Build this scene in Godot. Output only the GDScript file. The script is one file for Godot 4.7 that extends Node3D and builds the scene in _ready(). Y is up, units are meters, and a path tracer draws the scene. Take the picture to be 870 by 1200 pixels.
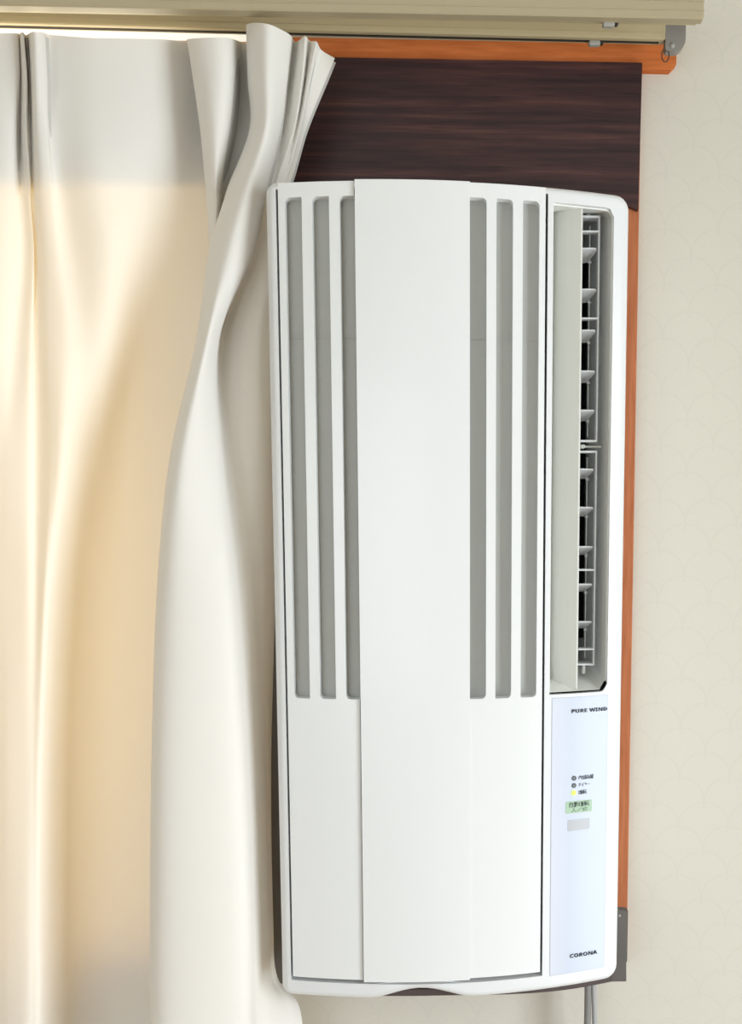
extends Node3D
# A window air conditioner beside a pleated curtain. Metres, y up, the wall with the window is z = 0, the room is at z > 0.

var M := {}

func _ready() -> void:
	view_and_light()
	materials()
	room()
	window_parts()
	rails()
	filler_and_mount()
	air_conditioner()
	curtain()
	small_things()


func view_and_light() -> void:
	var cam := Camera3D.new()
	cam.name = "camera"
	cam.near = 0.05
	cam.far = 60.0
	cam.projection = Camera3D.PROJECTION_FRUSTUM
	cam.keep_aspect = Camera3D.KEEP_HEIGHT
	cam.size = 0.05                                   # 1200 px tall at a focal length of 1200 px
	cam.frustum_offset = Vector2(-155.0, 120.0) / 1200.0 * 0.05
	var right := Vector3(0.99944582, -0.00026513, 0.03328636)
	var rows := [Vector3(0.99944582, 0.00329056, 0.03312437), Vector3(-0.00026513, -0.99428357, 0.10677134), Vector3(0.03328636, -0.10672096, -0.99373168)]
	# rows are the camera's right, down and forward axes in the world
	cam.transform = Transform3D(Basis(rows[0], -rows[1], -rows[2]).orthonormalized(), Vector3(0.01966734, 1.43290202, 1.15866731))
	add_child(cam, true)
	cam.current = true

	var e := Environment.new()
	e.background_mode = Environment.BG_SKY
	var sm := ProceduralSkyMaterial.new()
	sm.sky_top_color = Color(0.52, 0.68, 0.92)
	sm.sky_horizon_color = Color(0.86, 0.9, 0.95)
	sm.ground_bottom_color = Color(0.42, 0.4, 0.36)
	sm.ground_horizon_color = Color(0.62, 0.6, 0.56)
	sm.sky_energy_multiplier = 1.3
	sm.ground_energy_multiplier = 0.9
	var sky := Sky.new()
	sky.sky_material = sm
	e.sky = sky
	e.tonemap_mode = Environment.TONE_MAPPER_LINEAR
	e.tonemap_exposure = 0.343
	e.sdfgi_enabled = true
	e.ssao_enabled = true
	e.ssil_enabled = true
	var we := WorldEnvironment.new()
	we.name = "world_environment"
	we.environment = e
	add_child(we, true)

	# daylight through the garden door in the wall at the right, and from outside onto the curtained window
	area("garden_door_daylight", Vector3(1.29, 0.95, 1.15), Vector3(-1, 0, 0), Vector2(0.75, 1.8), Color(0.94, 0.975, 1.0), 10.6)
	area("curtained_window_daylight", Vector3(-0.85, 1.5, -0.34), Vector3(0, 0, 1), Vector2(1.3, 1.15), Color(1.0, 0.965, 0.88), 7.5)
	area("far_window_daylight", Vector3(-0.95, 1.3, 3.12), Vector3(0, 0, -1), Vector2(1.8, 1.2), Color(0.95, 0.98, 1.0), 6.3)


func area(called: String, at: Vector3, towards: Vector3, size: Vector2, color: Color, energy: float) -> void:
	var l := AreaLight3D.new()
	l.name = called
	l.area_size = size
	l.light_color = color
	l.light_energy = energy
	l.area_normalize_energy = true
	l.area_range = 8.0
	l.shadow_enabled = true
	add_child(l, true)
	l.look_at_from_position(at, at + towards, Vector3.UP)


# ---------------------------------------------------------------- materials

func noise_tex(freq: float, octaves: int, rng: int, ramp: Array = [], size := 512) -> NoiseTexture2D:
	var n := FastNoiseLite.new()
	n.seed = rng
	n.frequency = freq
	n.fractal_octaves = octaves
	var t := NoiseTexture2D.new()
	t.width = size
	t.height = size
	t.seamless = true
	t.noise = n
	if ramp.size():
		var g := Gradient.new()
		g.offsets = PackedFloat32Array([0.0, 0.35, 0.65, 1.0])
		g.colors = PackedColorArray(ramp)
		t.color_ramp = g
	return t


func mat(called: String, color: Color, rough := 0.5, spec := 0.5) -> StandardMaterial3D:
	var m := StandardMaterial3D.new()
	m.resource_name = called
	m.albedo_color = color
	m.roughness = rough
	m.metallic_specular = spec
	M[called] = m
	return m


func triplanar(m: StandardMaterial3D, scale: Vector3) -> void:
	m.uv1_triplanar = true
	m.uv1_world_triplanar = true
	m.uv1_scale = scale


func wallpaper_images() -> Array:
	# overlapping fish-scale arcs in faint relief, a little paler along the arcs, over a fibrous ground
	var n := 384
	var h := Image.create(n, n, false, Image.FORMAT_RGB8)
	var c := Image.create(n, n, false, Image.FORMAT_RGB8)
	var fb := FastNoiseLite.new()
	fb.seed = 4
	fb.frequency = 0.09
	fb.fractal_octaves = 3
	for j in n:
		for i in n:
			var u := float(i) / n * 2.0
			var w := float(j) / n * 4.0
			var best := 9.0
			for row in range(int(w) - 1, int(w) + 2):
				var sh := 0.5 if posmod(row, 2) else 0.0
				for k in range(-1, 4):
					var dx := u - (k + sh)
					var dy := (w - row) * 0.5
					var r := sqrt(dx * dx + dy * dy)
					if dy <= 0.12:
						best = minf(best, absf(r - 0.5))
			var line := clampf(1.0 - best / 0.035, 0.0, 1.0)
			var f := fb.get_noise_2d(i * 2.2, j) * 0.5
			var v := clampf(0.45 + line * 0.3 + f * 0.35, 0.0, 1.0)
			h.set_pixel(i, j, Color(v, v, v))
			var t := clampf(0.965 - line * 0.013 + f * 0.03, 0.0, 1.0)
			c.set_pixel(i, j, Color(t, t, t * 0.995))
	return [ImageTexture.create_from_image(h), ImageTexture.create_from_image(c)]


func weave_image() -> ImageTexture:
	var n := 128
	var im := Image.create(n, n, false, Image.FORMAT_RGB8)
	var rnd := RandomNumberGenerator.new()
	rnd.seed = 11
	for j in n:
		for i in n:
			var warp := sin(i * TAU / 4.0) * (1.0 if (j / 2) % 2 else -1.0)
			var weft := sin(j * TAU / 4.0) * 0.6
			var v := clampf(0.5 + 0.16 * warp + 0.2 * weft + rnd.randf_range(-0.12, 0.12), 0.0, 1.0)
			im.set_pixel(i, j, Color(v, v, v))
	return ImageTexture.create_from_image(im)


func dotted_print() -> ImageTexture:
	# the printed film of the control panel: rows of tiny dots that thin out towards the middle
	var n := 256
	var im := Image.create(n, n, false, Image.FORMAT_RGB8)
	for j in n:
		for i in n:
			var d := 1.0 if ((i / 4 + j / 4) % 2 == 0) else 0.0
			var s := clampf(1.0 - i / 90.0, 0.0, 1.0)
			im.set_pixel(i, j, Color(0.775, 0.80, 0.855).lerp(Color(0.90, 0.905, 0.93), d * s))
	return ImageTexture.create_from_image(im)


func materials() -> void:
	var wp := wallpaper_images()
	var m := mat("wallpaper", Color(0.872, 0.85, 0.80), 0.9, 0.2)
	m.albedo_texture = wp[1]
	m.heightmap_enabled = true
	m.heightmap_texture = wp[0]
	m.heightmap_scale = 0.012
	triplanar(m, Vector3(8.5, 8.5, 8.5))
	mat("ceiling_white", Color(0.88, 0.87, 0.84), 0.95, 0.2)
	m = mat("floor_wood", Color(0.9, 0.9, 0.9), 0.45)
	m.albedo_texture = noise_tex(0.02, 4, 21, [Color(0.66, 0.54, 0.41), Color(0.73, 0.61, 0.48), Color(0.78, 0.66, 0.53), Color(0.82, 0.71, 0.58)])
	triplanar(m, Vector3(0.6, 0.6, 6.0))

	m = mat("orange_wood", Color(0.95, 0.92, 0.86), 0.75, 0.2)
	m.albedo_texture = noise_tex(0.02, 4, 3, [Color(0.79, 0.455, 0.265), Color(0.84, 0.49, 0.29), Color(0.87, 0.515, 0.31), Color(0.91, 0.555, 0.34)])
	triplanar(m, Vector3(1.5, 14.0, 14.0))
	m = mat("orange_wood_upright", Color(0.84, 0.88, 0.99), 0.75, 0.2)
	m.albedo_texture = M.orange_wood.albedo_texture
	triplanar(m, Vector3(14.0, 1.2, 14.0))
	m = mat("dark_wood", Color(0.95, 0.95, 0.95), 0.42, 0.45)
	m.albedo_texture = noise_tex(0.012, 5, 8, [Color(0.175, 0.12, 0.125), Color(0.235, 0.155, 0.16), Color(0.285, 0.18, 0.18), Color(0.40, 0.26, 0.235)])
	m.detail_enabled = true
	m.detail_blend_mode = BaseMaterial3D.BLEND_MODE_MUL
	m.detail_albedo = noise_tex(0.05, 4, 15, [Color(0.72, 0.7, 0.72), Color(0.95, 0.93, 0.93), Color(1, 1, 1), Color(1, 0.98, 0.96)])
	triplanar(m, Vector3(0.6, 14.0, 14.0))
	mat("dark_wood_edge", Color(0.16, 0.1, 0.09), 0.7)

	mat("white_plastic", Color(0.895, 0.90, 0.90), 0.33, 0.5)
	m = mat("white_panel", Color(0.92, 0.925, 0.92), 0.3, 0.5)
	m.clearcoat_enabled = true
	m.clearcoat = 0.12
	m.clearcoat_roughness = 0.1
	mat("grey_plastic", Color(0.86, 0.86, 0.83), 0.5, 0.4)
	mat("pale_plastic", Color(0.91, 0.91, 0.89), 0.45, 0.45)
	mat("duct_grey", Color(0.80, 0.80, 0.78), 0.7, 0.3)
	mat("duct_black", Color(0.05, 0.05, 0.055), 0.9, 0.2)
	m = mat("filter_mesh", Color(0.745, 0.745, 0.725), 0.95, 0.1)
	m.heightmap_enabled = true
	m.heightmap_texture = weave_image()
	m.heightmap_scale = 0.03
	triplanar(m, Vector3(30, 30, 30))
	m = mat("control_film", Color(1, 1, 1), 0.3, 0.5)
	m.albedo_texture = dotted_print()
	mat("film_edge", Color(0.72, 0.74, 0.79), 0.5)
	mat("print_dark", Color(0.19, 0.2, 0.22), 0.6, 0.2)
	mat("print_grey", Color(0.3, 0.31, 0.33), 0.6, 0.2)
	mat("button_green", Color(0.66, 0.77, 0.65), 0.45)
	mat("sensor_grey", Color(0.69, 0.695, 0.71), 0.25)
	mat("lamp_off", Color(0.24, 0.25, 0.27), 0.3)
	mat("lamp_lens", Color(0.42, 0.43, 0.45), 0.2)
	m = mat("lamp_on", Color(0.78, 0.95, 0.30), 0.3)
	m.emission_enabled = true
	m.emission = Color(0.86, 0.98, 0.25)
	m.emission_energy_multiplier = 0.55
	m = mat("lamp_ring", Color(0.9, 0.95, 0.62), 0.3)
	mat("mount_grey", Color(0.40, 0.38, 0.365), 0.6, 0.35)
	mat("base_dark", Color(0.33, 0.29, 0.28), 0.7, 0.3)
	mat("rail_front", Color(0.70, 0.65, 0.53), 0.5, 0.5)
	mat("rail_rear", Color(0.75, 0.69, 0.545), 0.5, 0.5)
	mat("rail_dark", Color(0.2, 0.17, 0.13), 0.8)
	mat("bracket_grey", Color(0.56, 0.54, 0.51), 0.45)
	mat("runner_grey", Color(0.66, 0.65, 0.62), 0.45)
	mat("hook_dark", Color(0.22, 0.17, 0.14), 0.5)
	mat("cord_grey", Color(0.52, 0.51, 0.50), 0.5)
	mat("hose_grey", Color(0.66, 0.66, 0.66), 0.4)
	mat("sash_metal", Color(0.70, 0.69, 0.66), 0.4)
	m = mat("window_glass", Color(0.95, 0.98, 0.97, 0.08), 0.03)
	m.transparency = BaseMaterial3D.TRANSPARENCY_ALPHA
	m = mat("frosted_glass", Color(0.92, 0.94, 0.93), 0.6)
	m.backlight_enabled = true
	m.backlight = Color(1, 1, 1)
	m = mat("curtain_cloth", Color(0.95, 0.94, 0.915), 0.95, 0.1)
	m.backlight_enabled = true
	m.backlight = Color(0.20, 0.134, 0.048).linear_to_srgb()
	m.cull_mode = BaseMaterial3D.CULL_DISABLED
	m.heightmap_enabled = true
	m.heightmap_texture = weave_image()
	m.heightmap_scale = 0.02
	triplanar(m, Vector3(40, 40, 40))
	m = mat("heading_cloth", Color(0.80, 0.79, 0.77), 0.95, 0.1)
	m.cull_mode = BaseMaterial3D.CULL_DISABLED


# ---------------------------------------------------------------- geometry helpers

func begin(smooth := false) -> SurfaceTool:
	var st := SurfaceTool.new()
	st.begin(Mesh.PRIMITIVE_TRIANGLES)
	st.set_smooth_group(0 if smooth else 0xFFFFFFFF)
	return st


func tri(st: SurfaceTool, a: Vector3, b: Vector3, c: Vector3, out: Vector3) -> void:
	# a flat-shaded triangle that faces out; front faces run clockwise
	var n := (a - c).cross(a - b)
	if n.length_squared() < 1e-18:
		return
	if n.dot(out) < 0.0:
		var t := b
		b = c
		c = t
		n = -n
	n = n.normalized()
	for p in [a, b, c]:
		st.set_normal(n)
		st.set_uv(Vector2.ZERO)
		st.add_vertex(p)


func quad(st: SurfaceTool, a: Vector3, b: Vector3, c: Vector3, d: Vector3, out: Vector3) -> void:
	tri(st, a, b, c, out)
	tri(st, a, c, d, out)


func tri_n(st: SurfaceTool, p: Array, n: Array, uv: Array = []) -> void:
	# a triangle with given normals
	var o := [0, 1, 2]
	if ((p[0] - p[2]) as Vector3).cross(p[0] - p[1]).dot(n[0] + n[1] + n[2]) < 0.0:
		o = [0, 2, 1]
	for i in o:
		st.set_normal(n[i])
		st.set_uv(uv[i] if uv.size() else Vector2.ZERO)
		st.add_vertex(p[i])


func box(st: SurfaceTool, lo: Vector3, hi: Vector3, bevel := 0.0) -> void:
	# a box whose twelve edges are chamfered by bevel
	var c := (lo + hi) * 0.5
	var h := (hi - lo) * 0.5
	var b := minf(bevel, minf(h.x, minf(h.y, h.z)) * 0.9)
	var at := func(ax: int, s: Vector3) -> Vector3:
		var p := Vector3(s.x * (h.x - b), s.y * (h.y - b), s.z * (h.z - b))
		p[ax] = s[ax] * h[ax]
		return c + p
	for ax in 3:
		var i := (ax + 1) % 3
		var j := (ax + 2) % 3
		for s in [-1.0, 1.0]:
			var q := []
			for k in [[-1, -1], [1, -1], [1, 1], [-1, 1]]:
				var v := Vector3.ZERO
				v[ax] = s
				v[i] = k[0]
				v[j] = k[1]
				q.append(at.call(ax, v))
			var o := Vector3.ZERO
			o[ax] = s
			quad(st, q[0], q[1], q[2], q[3], o)
	if b <= 0.0:
		return
	for ax in 3:
		var i := (ax + 1) % 3
		var j := (ax + 2) % 3
		for s in [[-1, -1], [1, -1], [1, 1], [-1, 1]]:
			var v0 := Vector3.ZERO
			v0[ax] = -1
			v0[i] = s[0]
			v0[j] = s[1]
			var v1 := v0
			v1[ax] = 1
			var o := v0
			o[ax] = 0
			quad(st, at.call(i, v0), at.call(i, v1), at.call(j, v1), at.call(j, v0), o)
	for sx in [-1, 1]:
		for sy in [-1, 1]:
			for sz in [-1, 1]:
				var v := Vector3(sx, sy, sz)
				tri(st, at.call(0, v), at.call(1, v), at.call(2, v), v)


func tube(st: SurfaceTool, pts: Array, r: float, sides := 8, flat := 1.0) -> void:
	# a round tube along points, with caps; flat < 1 squashes it along its second axis
	var rings := []
	for k in pts.size():
		var d: Vector3 = (pts[mini(k + 1, pts.size() - 1)] - pts[maxi(k - 1, 0)]).normalized()
		var u := d.cross(Vector3(0.31, 0.2, 0.93)).normalized()
		var w := d.cross(u).normalized()
		var ring := []
		for s in sides:
			var a := TAU * s / sides
			ring.append([pts[k] + (u * cos(a) + w * sin(a) * flat) * r, (u * cos(a) + w * sin(a)).normalized()])
		rings.append(ring)
	for k in pts.size() - 1:
		for s in sides:
			var a = rings[k][s]
			var b = rings[k][(s + 1) % sides]
			var c = rings[k + 1][(s + 1) % sides]
			var d = rings[k + 1][s]
			tri_n(st, [a[0], b[0], c[0]], [a[1], b[1], c[1]])
			tri_n(st, [a[0], c[0], d[0]], [a[1], c[1], d[1]])
	for s in sides:
		tri(st, pts[0], rings[0][s][0], rings[0][(s + 1) % sides][0], pts[0] - pts[1])
		tri(st, pts[-1], rings[-1][s][0], rings[-1][(s + 1) % sides][0], pts[-1] - pts[-2])


func ball(st: SurfaceTool, c: Vector3, r: float) -> void:
	for i in 6:
		for j in 10:
			var p := []
			for k in [[i, j], [i + 1, j], [i + 1, j + 1], [i, j + 1]]:
				var a: float = PI * k[0] / 6.0
				var b: float = TAU * k[1] / 10.0
				p.append(Vector3(sin(a) * cos(b), cos(a), sin(a) * sin(b)))
			tri_n(st, [c + p[0] * r, c + p[1] * r, c + p[2] * r], [p[0], p[1], p[2]])
			tri_n(st, [c + p[0] * r, c + p[2] * r, c + p[3] * r], [p[0], p[2], p[3]])


func extrude(st: SurfaceTool, poly: PackedVector2Array, to: Callable, a: float, b: float) -> void:
	# a prism of a flat outline; to(point, height) gives the place in space
	var ids := Geometry2D.triangulate_polygon(poly)
	var mid := Vector2.ZERO
	for p in poly:
		mid += p / poly.size()
	var up: Vector3 = (to.call(mid, b) - to.call(mid, a))
	for k in range(0, ids.size(), 3):
		tri(st, to.call(poly[ids[k]], a), to.call(poly[ids[k + 1]], a), to.call(poly[ids[k + 2]], a), -up)
		tri(st, to.call(poly[ids[k]], b), to.call(poly[ids[k + 1]], b), to.call(poly[ids[k + 2]], b), up)
	var turn := 1.0 if Geometry2D.is_polygon_clockwise(poly) else -1.0
	for k in poly.size():
		var p := poly[k]
		var q := poly[(k + 1) % poly.size()]
		var e := (q - p).normalized()
		var o2 := Vector2(-e.y, e.x) * turn * 0.001
		var m := (p + q) * 0.5
		var o: Vector3 = to.call(m + o2, (a + b) * 0.5) - to.call(m, (a + b) * 0.5)
		quad(st, to.call(p, a), to.call(q, a), to.call(q, b), to.call(p, b), o)


func obj(called: String, st: SurfaceTool, m: Material, parent: Node = self) -> MeshInstance3D:
	var o := MeshInstance3D.new()
	o.name = called
	o.mesh = st.commit()
	o.mesh.surface_set_material(0, m)
	parent.add_child(o, true)
	return o


func thing(called: String, label: String, category: String) -> Node3D:
	var o := Node3D.new()
	o.name = called
	add_child(o, true)
	return tag(o, label, category)


func tag(o: Node3D, label: String, category: String, group := "") -> Node3D:
	o.set_meta("label", label)
	o.set_meta("category", category)
	if group:
		o.set_meta("group", group)
	return o


func struct(called: String, st: SurfaceTool, m: Material, label := "") -> MeshInstance3D:
	var o := obj(called, st, m)
	o.set_meta("kind", "structure")
	if label:
		o.set_meta("label", label)
	return o


func v(x: int, y: int, z: int) -> Vector3:
	return Vector3(x, y, z) * 0.001


# ---------------------------------------------------------------- the setting

func room() -> void:
	var st := begin()
	box(st, Vector3(0.19, 0, -0.12), Vector3(1.32, 2.42, 0))
	box(st, Vector3(-1.5, 0, -0.12), Vector3(0.19, 0.935, 0))
	box(st, Vector3(-2.42, 0, -0.12), Vector3(-1.5, 2.42, 0))
	box(st, Vector3(-0.2, 1.9, -0.12), Vector3(0.19, 2.42, 0))
	box(st, Vector3(-1.5, 2.045, -0.12), Vector3(-0.2, 2.42, 0))
	struct("wall_front", st, M.wallpaper, "cream wallpapered wall with a faint fish-scale pattern around the window")
	st = begin()
	box(st, Vector3(1.3, 0, 0), Vector3(1.42, 0.02, 3.2))
	box(st, Vector3(1.3, 1.95, 0), Vector3(1.42, 2.42, 3.2))
	box(st, Vector3(1.3, 0.02, 0), Vector3(1.42, 1.95, 0.77))
	box(st, Vector3(1.3, 0.02, 1.53), Vector3(1.42, 1.95, 3.2))
	struct("wall_right", st, M.wallpaper, "cream wallpapered side wall with the garden door opening")
	st = begin()
	box(st, Vector3(-2.42, 0, 0), Vector3(-2.3, 2.42, 3.2))
	struct("wall_left", st, M.wallpaper, "cream wallpapered side wall opposite the garden door")
	st = begin()
	box(st, Vector3(-2.42, 0, 3.2), Vector3(-1.95, 2.42, 3.32))
	box(st, Vector3(0.05, 0, 3.2), Vector3(1.42, 2.42, 3.32))
	box(st, Vector3(-1.95, 0, 3.2), Vector3(0.05, 0.65, 3.32))
	box(st, Vector3(-1.95, 1.95, 3.2), Vector3(0.05, 2.42, 3.32))
	struct("wall_rear", st, M.wallpaper, "cream wallpapered wall behind the camera with a window opening")
	st = begin()
	box(st, Vector3(-2.42, -0.1, -0.12), Vector3(1.42, 0, 3.32))
	struct("floor", st, M.floor_wood, "brown wooden floor of the room")
	st = begin()
	box(st, Vector3(-2.42, 2.42, -0.12), Vector3(1.42, 2.52, 3.32))
	struct("ceiling", st, M.ceiling_white, "plain off-white ceiling of the room")


func window_parts() -> void:
	var w := Node3D.new()
	w.name = "window_1"
	w.set_meta("kind", "structure")
	w.set_meta("label", "metal framed sliding window behind the drawn curtain")
	add_child(w, true)
	var st := begin()
	for x in [[-1.5, 0.035], [-0.87, 0.035], [-0.31, 0.12]]:
		box(st, Vector3(x[0], 0.935, -0.09), Vector3(x[0] + x[1], 1.918, -0.05), 0.003)
	for x in [[-1.5, 0.035], [-0.87, 0.035], [-0.22, 0.03]]:
		box(st, Vector3(x[0], 1.918, -0.09), Vector3(x[0] + x[1], 2.045, -0.05), 0.003)
	for y in [0.935, 1.893, 2.02]:
		box(st, Vector3(-1.465, y, -0.088), Vector3(-0.215, y + 0.025, -0.052), 0.003)
	obj("window_frame", st, M.sash_metal, w)
	for x in [[-1.465, 0.595], [-0.835, 0.525]]:
		st = begin()
		box(st, Vector3(x[0], 0.96, -0.073), Vector3(x[0] + x[1], 1.893, -0.068))
		obj("window_pane", st, M.window_glass, w)
		st = begin()
		box(st, Vector3(x[0], 1.918, -0.073), Vector3(x[0] + (0.615 if x[0] > -1.0 else 0.595), 2.02, -0.068))
		obj("window_pane", st, M.frosted_glass, w).set_meta("label", "frosted upper pane")
	st = begin()
	var head := PackedVector2Array([Vector2(-1.6, 1.8965), Vector2(0.2355, 1.8965), Vector2(0.2417, 1.9025), Vector2(0.2417, 1.9225), Vector2(-0.185, 1.9225), Vector2(-0.19, 1.9172), Vector2(-1.6, 1.9172)])
	extrude(st, head, func(p: Vector2, h: float) -> Vector3: return Vector3(p.x, p.y, h), 0.0, 0.012)
	struct("trim_1", st, M.orange_wood, "orange-brown wooden head casing of the window under the curtain rail")
	st = begin()
	box(st, Vector3(0.186, 0.9, 0.0), Vector3(0.2045, 1.8965, 0.012), 0.0012)
	struct("trim_2", st, M.orange_wood_upright, "orange-brown upright window casing beside the air conditioner")
	st = begin()
	box(st, Vector3(-1.6, 0.912, 0.0), Vector3(-0.215, 0.935, 0.02), 0.0015)
	struct("trim_3", st, M.orange_wood, "orange-brown wooden window sill behind the curtain")


# ---------------------------------------------------------------- curtain rails

func rails() -> void:
	var t := thing("curtain_rail", "beige metal double curtain rail running along the top above the window", "curtain rail")
	var st := begin()
	box(st, Vector3(-1.65, 1.8955, 0.1185), Vector3(0.2445, 1.9285, 0.131), 0.0012)
	box(st, Vector3(-1.65, 1.9025, 0.1305), Vector3(0.2445, 1.9035, 0.1315))
	box(st, Vector3(-1.65, 1.9110, 0.1305), Vector3(0.2445, 1.9122, 0.1318))
	obj("front_rail", st, M.rail_front, t)
	st = begin()
	box(st, Vector3(-1.65, 1.8968, 0.1135), Vector3(0.2402, 1.9005, 0.1187), 0.0006)
	obj("rail_lip", st, M.rail_rear, t)
	st = begin()
	box(st, Vector3(-1.65, 1.9066, 0.0465), Vector3(0.2206, 1.9330, 0.0610), 0.0012)
	box(st, Vector3(-1.65, 1.9125, 0.0605), Vector3(0.2206, 1.9135, 0.0616))
	var rear := obj("rear_rail", st, M.rail_rear, t)
	# it hangs a few millimetres out of level
	var lean := Basis(Vector3.BACK, -0.0058)
	var pivot := Vector3(0.2206, 1.908, 0.05)
	rear.transform = Transform3D(lean, pivot - lean * pivot)
	st = begin()
	box(st, Vector3(-1.64, 1.9061, 0.0505), Vector3(0.215, 1.9067, 0.0545))
	obj("runner_track", st, M.rail_dark, rear)
	# end bracket: a flat plate with a rounded lower end
	var prof := PackedVector2Array([Vector2(0.2212, 1.932), Vector2(0.2212, 1.8985), Vector2(0.2225, 1.8965)])
	for k in 9:
		var a := -PI / 2 + k * PI / 16.0
		prof.append(Vector2(0.2305 + cos(a) * 0.0115, 1.9085 + sin(a) * 0.0125))
	prof.append(Vector2(0.242, 1.932))
	st = begin()
	extrude(st, prof, func(p: Vector2, h: float) -> Vector3: return Vector3(p.x, p.y, h), 0.047, 0.058)
	obj("end_bracket", st, M.bracket_grey, t)
	st = begin()
	box(st, Vector3(0.2212, 1.9235, 0.05), Vector3(0.242, 1.931, 0.125), 0.001)
	obj("bracket_arm", st, M.bracket_grey, t)
	st = begin()
	ball(st, Vector3(0.2285, 1.9015, 0.0575), 0.0028)
	obj("screw", st, M.runner_grey, t)
	# a wire loop below the bracket
	st = begin()
	var loop := []
	for k in 13:
		var a := PI * 0.45 - k * TAU / 13.0
		loop.append(Vector3(0.2215 + cos(a) * 0.0038, 1.8925 + sin(a) * 0.0066, 0.057))
	tube(st, loop, 0.0006, 6)
	obj("wire_hook", st, M.hook_dark, t)
	for q in [[0.1545, 1.8945, 0.1165], [0.1485, 1.9045, 0.052]]:
		st = begin()
		box(st, Vector3(q[0] - 0.006, q[1] - 0.0022, q[2] - 0.004), Vector3(q[0] + 0.006, q[1] + 0.003, q[2] + 0.004), 0.0015)
		var rn := obj("runner", st, M.runner_grey, t)
		st = begin()
		box(st, Vector3(q[0] + 0.0055, q[1] - 0.001, q[2] - 0.003), Vector3(q[0] + 0.0095, q[1] + 0.003, q[2] + 0.003), 0.0012)
		obj("runner_wheel", st, M.rail_dark, rn)


# ---------------------------------------------------------------- filler board and mounting frame

func filler_and_mount() -> void:
	var st := begin()
	var p := PackedVector2Array([Vector2(-0.195, 1.9), Vector2(-0.195, 1.70), Vector2(0.178, 1.70), Vector2(0.178, 1.7585), Vector2(0.2022, 1.7490), Vector2(0.2038, 1.9)])
	extrude(st, p, func(q: Vector2, h: float) -> Vector3: return Vector3(q.x, q.y, h), 0.0122, 0.020)
	tag(obj("filler_board", st, M.dark_wood), "dark reddish-brown wood-grain board closing the window above the air conditioner", "board")
	var t := thing("mounting_frame", "dull grey metal mounting frame standing behind the edges of the air conditioner", "frame")
	st = begin()
	box(st, Vector3(-0.235, 0.935, -0.03), Vector3(0.185, 1.70, 0.0), 0.001)
	obj("back_plate", st, M.mount_grey, t)
	st = begin()
	box(st, Vector3(-0.2, 0.9025, 0.0205), Vector3(-0.1735, 1.69, 0.066), 0.003)
	obj("post", st, M.mount_grey, t)
	st = begin()
	var f := PackedVector2Array([Vector2(0.170, 0.9035), Vector2(0.1952, 0.9035), Vector2(0.1948, 0.925), Vector2(0.1958, 0.928), Vector2(0.1958, 0.985), Vector2(0.186, 0.9862), Vector2(0.1835, 0.989), Vector2(0.170, 0.989)])
	extrude(st, f, func(q: Vector2, h: float) -> Vector3: return Vector3(q.x, q.y, h), 0.060, 0.070)
	var foot := obj("foot", st, M.mount_grey, t)
	st = begin()
	ball(st, Vector3(0.1865, 0.980, 0.070), 0.0016)
	obj("screw", st, M.runner_grey, foot)
	st = begin()
	box(st, Vector3(-0.172, 0.916, 0.0005), Vector3(0.169, 0.9255, 0.064), 0.002)
	obj("sill_bar", st, M.base_dark, t)


# ---------------------------------------------------------------- the air conditioner

func zf(x: float) -> float:
	# the bowed front, nearest the room a little to the left of its middle
	return 0.168 - (0.75 if x < -0.03 else 1.0) * (x + 0.03) * (x + 0.03)


func zn(x: float) -> Vector3:
	return Vector3((1.5 if x < -0.03 else 2.0) * (x + 0.03), 0, 1).normalized()


func fp(p: Vector2, dz := 0.0) -> Vector3:
	return Vector3(p.x, p.y, zf(p.x) + dz)


func rect(x0: float, y0: float, x1: float, y1: float) -> PackedVector2Array:
	return PackedVector2Array([Vector2(x0, y0), Vector2(x1, y0), Vector2(x1, y1), Vector2(x0, y1)])


func round_rect(x0: float, y0: float, x1: float, y1: float, r: Array, seg := 5) -> PackedVector2Array:
	# corner radii from the lower left, round to the upper left
	var out := PackedVector2Array()
	var cs := [Vector2(x0 + r[0], y0 + r[0]), Vector2(x1 - r[1], y0 + r[1]), Vector2(x1 - r[2], y1 - r[2]), Vector2(x0 + r[3], y1 - r[3])]
	for k in 4:
		for s in seg + 1:
			var a := PI + k * PI / 2 + s * PI / 2 / seg
			out.append(cs[k] + Vector2(cos(a), sin(a)) * r[k])
	return out


func front_face(st: SurfaceTool, pieces: Array, dz: Variant, holes: Array = []) -> void:
	# flat outlines laid on the bowed front, cut into upright strips so that they follow it; dz is a depth or a function of x
	for piece in pieces:
		var x0 := 9.0
		var x1 := -9.0
		for p in piece:
			x0 = minf(x0, p.x)
			x1 = maxf(x1, p.x)
		var n := maxi(1, int(ceil((x1 - x0) / 0.009)))
		for k in n:
			var strip := rect(x0 + (x1 - x0) * k / n, -9, x0 + (x1 - x0) * (k + 1) / n, 9)
			var parts := [piece] if n == 1 else Geometry2D.intersect_polygons(piece, strip)
			for hole in holes:
				var left := []
				for q in parts:
					left.append_array(Geometry2D.clip_polygons(q, hole))
				parts = left
			for q in parts:
				var ids := Geometry2D.triangulate_polygon(q)
				for i in range(0, ids.size(), 3):
					var a: Vector2 = q[ids[i]]
					var b: Vector2 = q[ids[i + 1]]
					var c: Vector2 = q[ids[i + 2]]
					var at := func(p: Vector2) -> Vector3: return fp(p, dz.call(p) if dz is Callable else dz)
					tri_n(st, [at.call(a), at.call(b), at.call(c)], [zn(a.x), zn(b.x), zn(c.x)])


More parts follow.
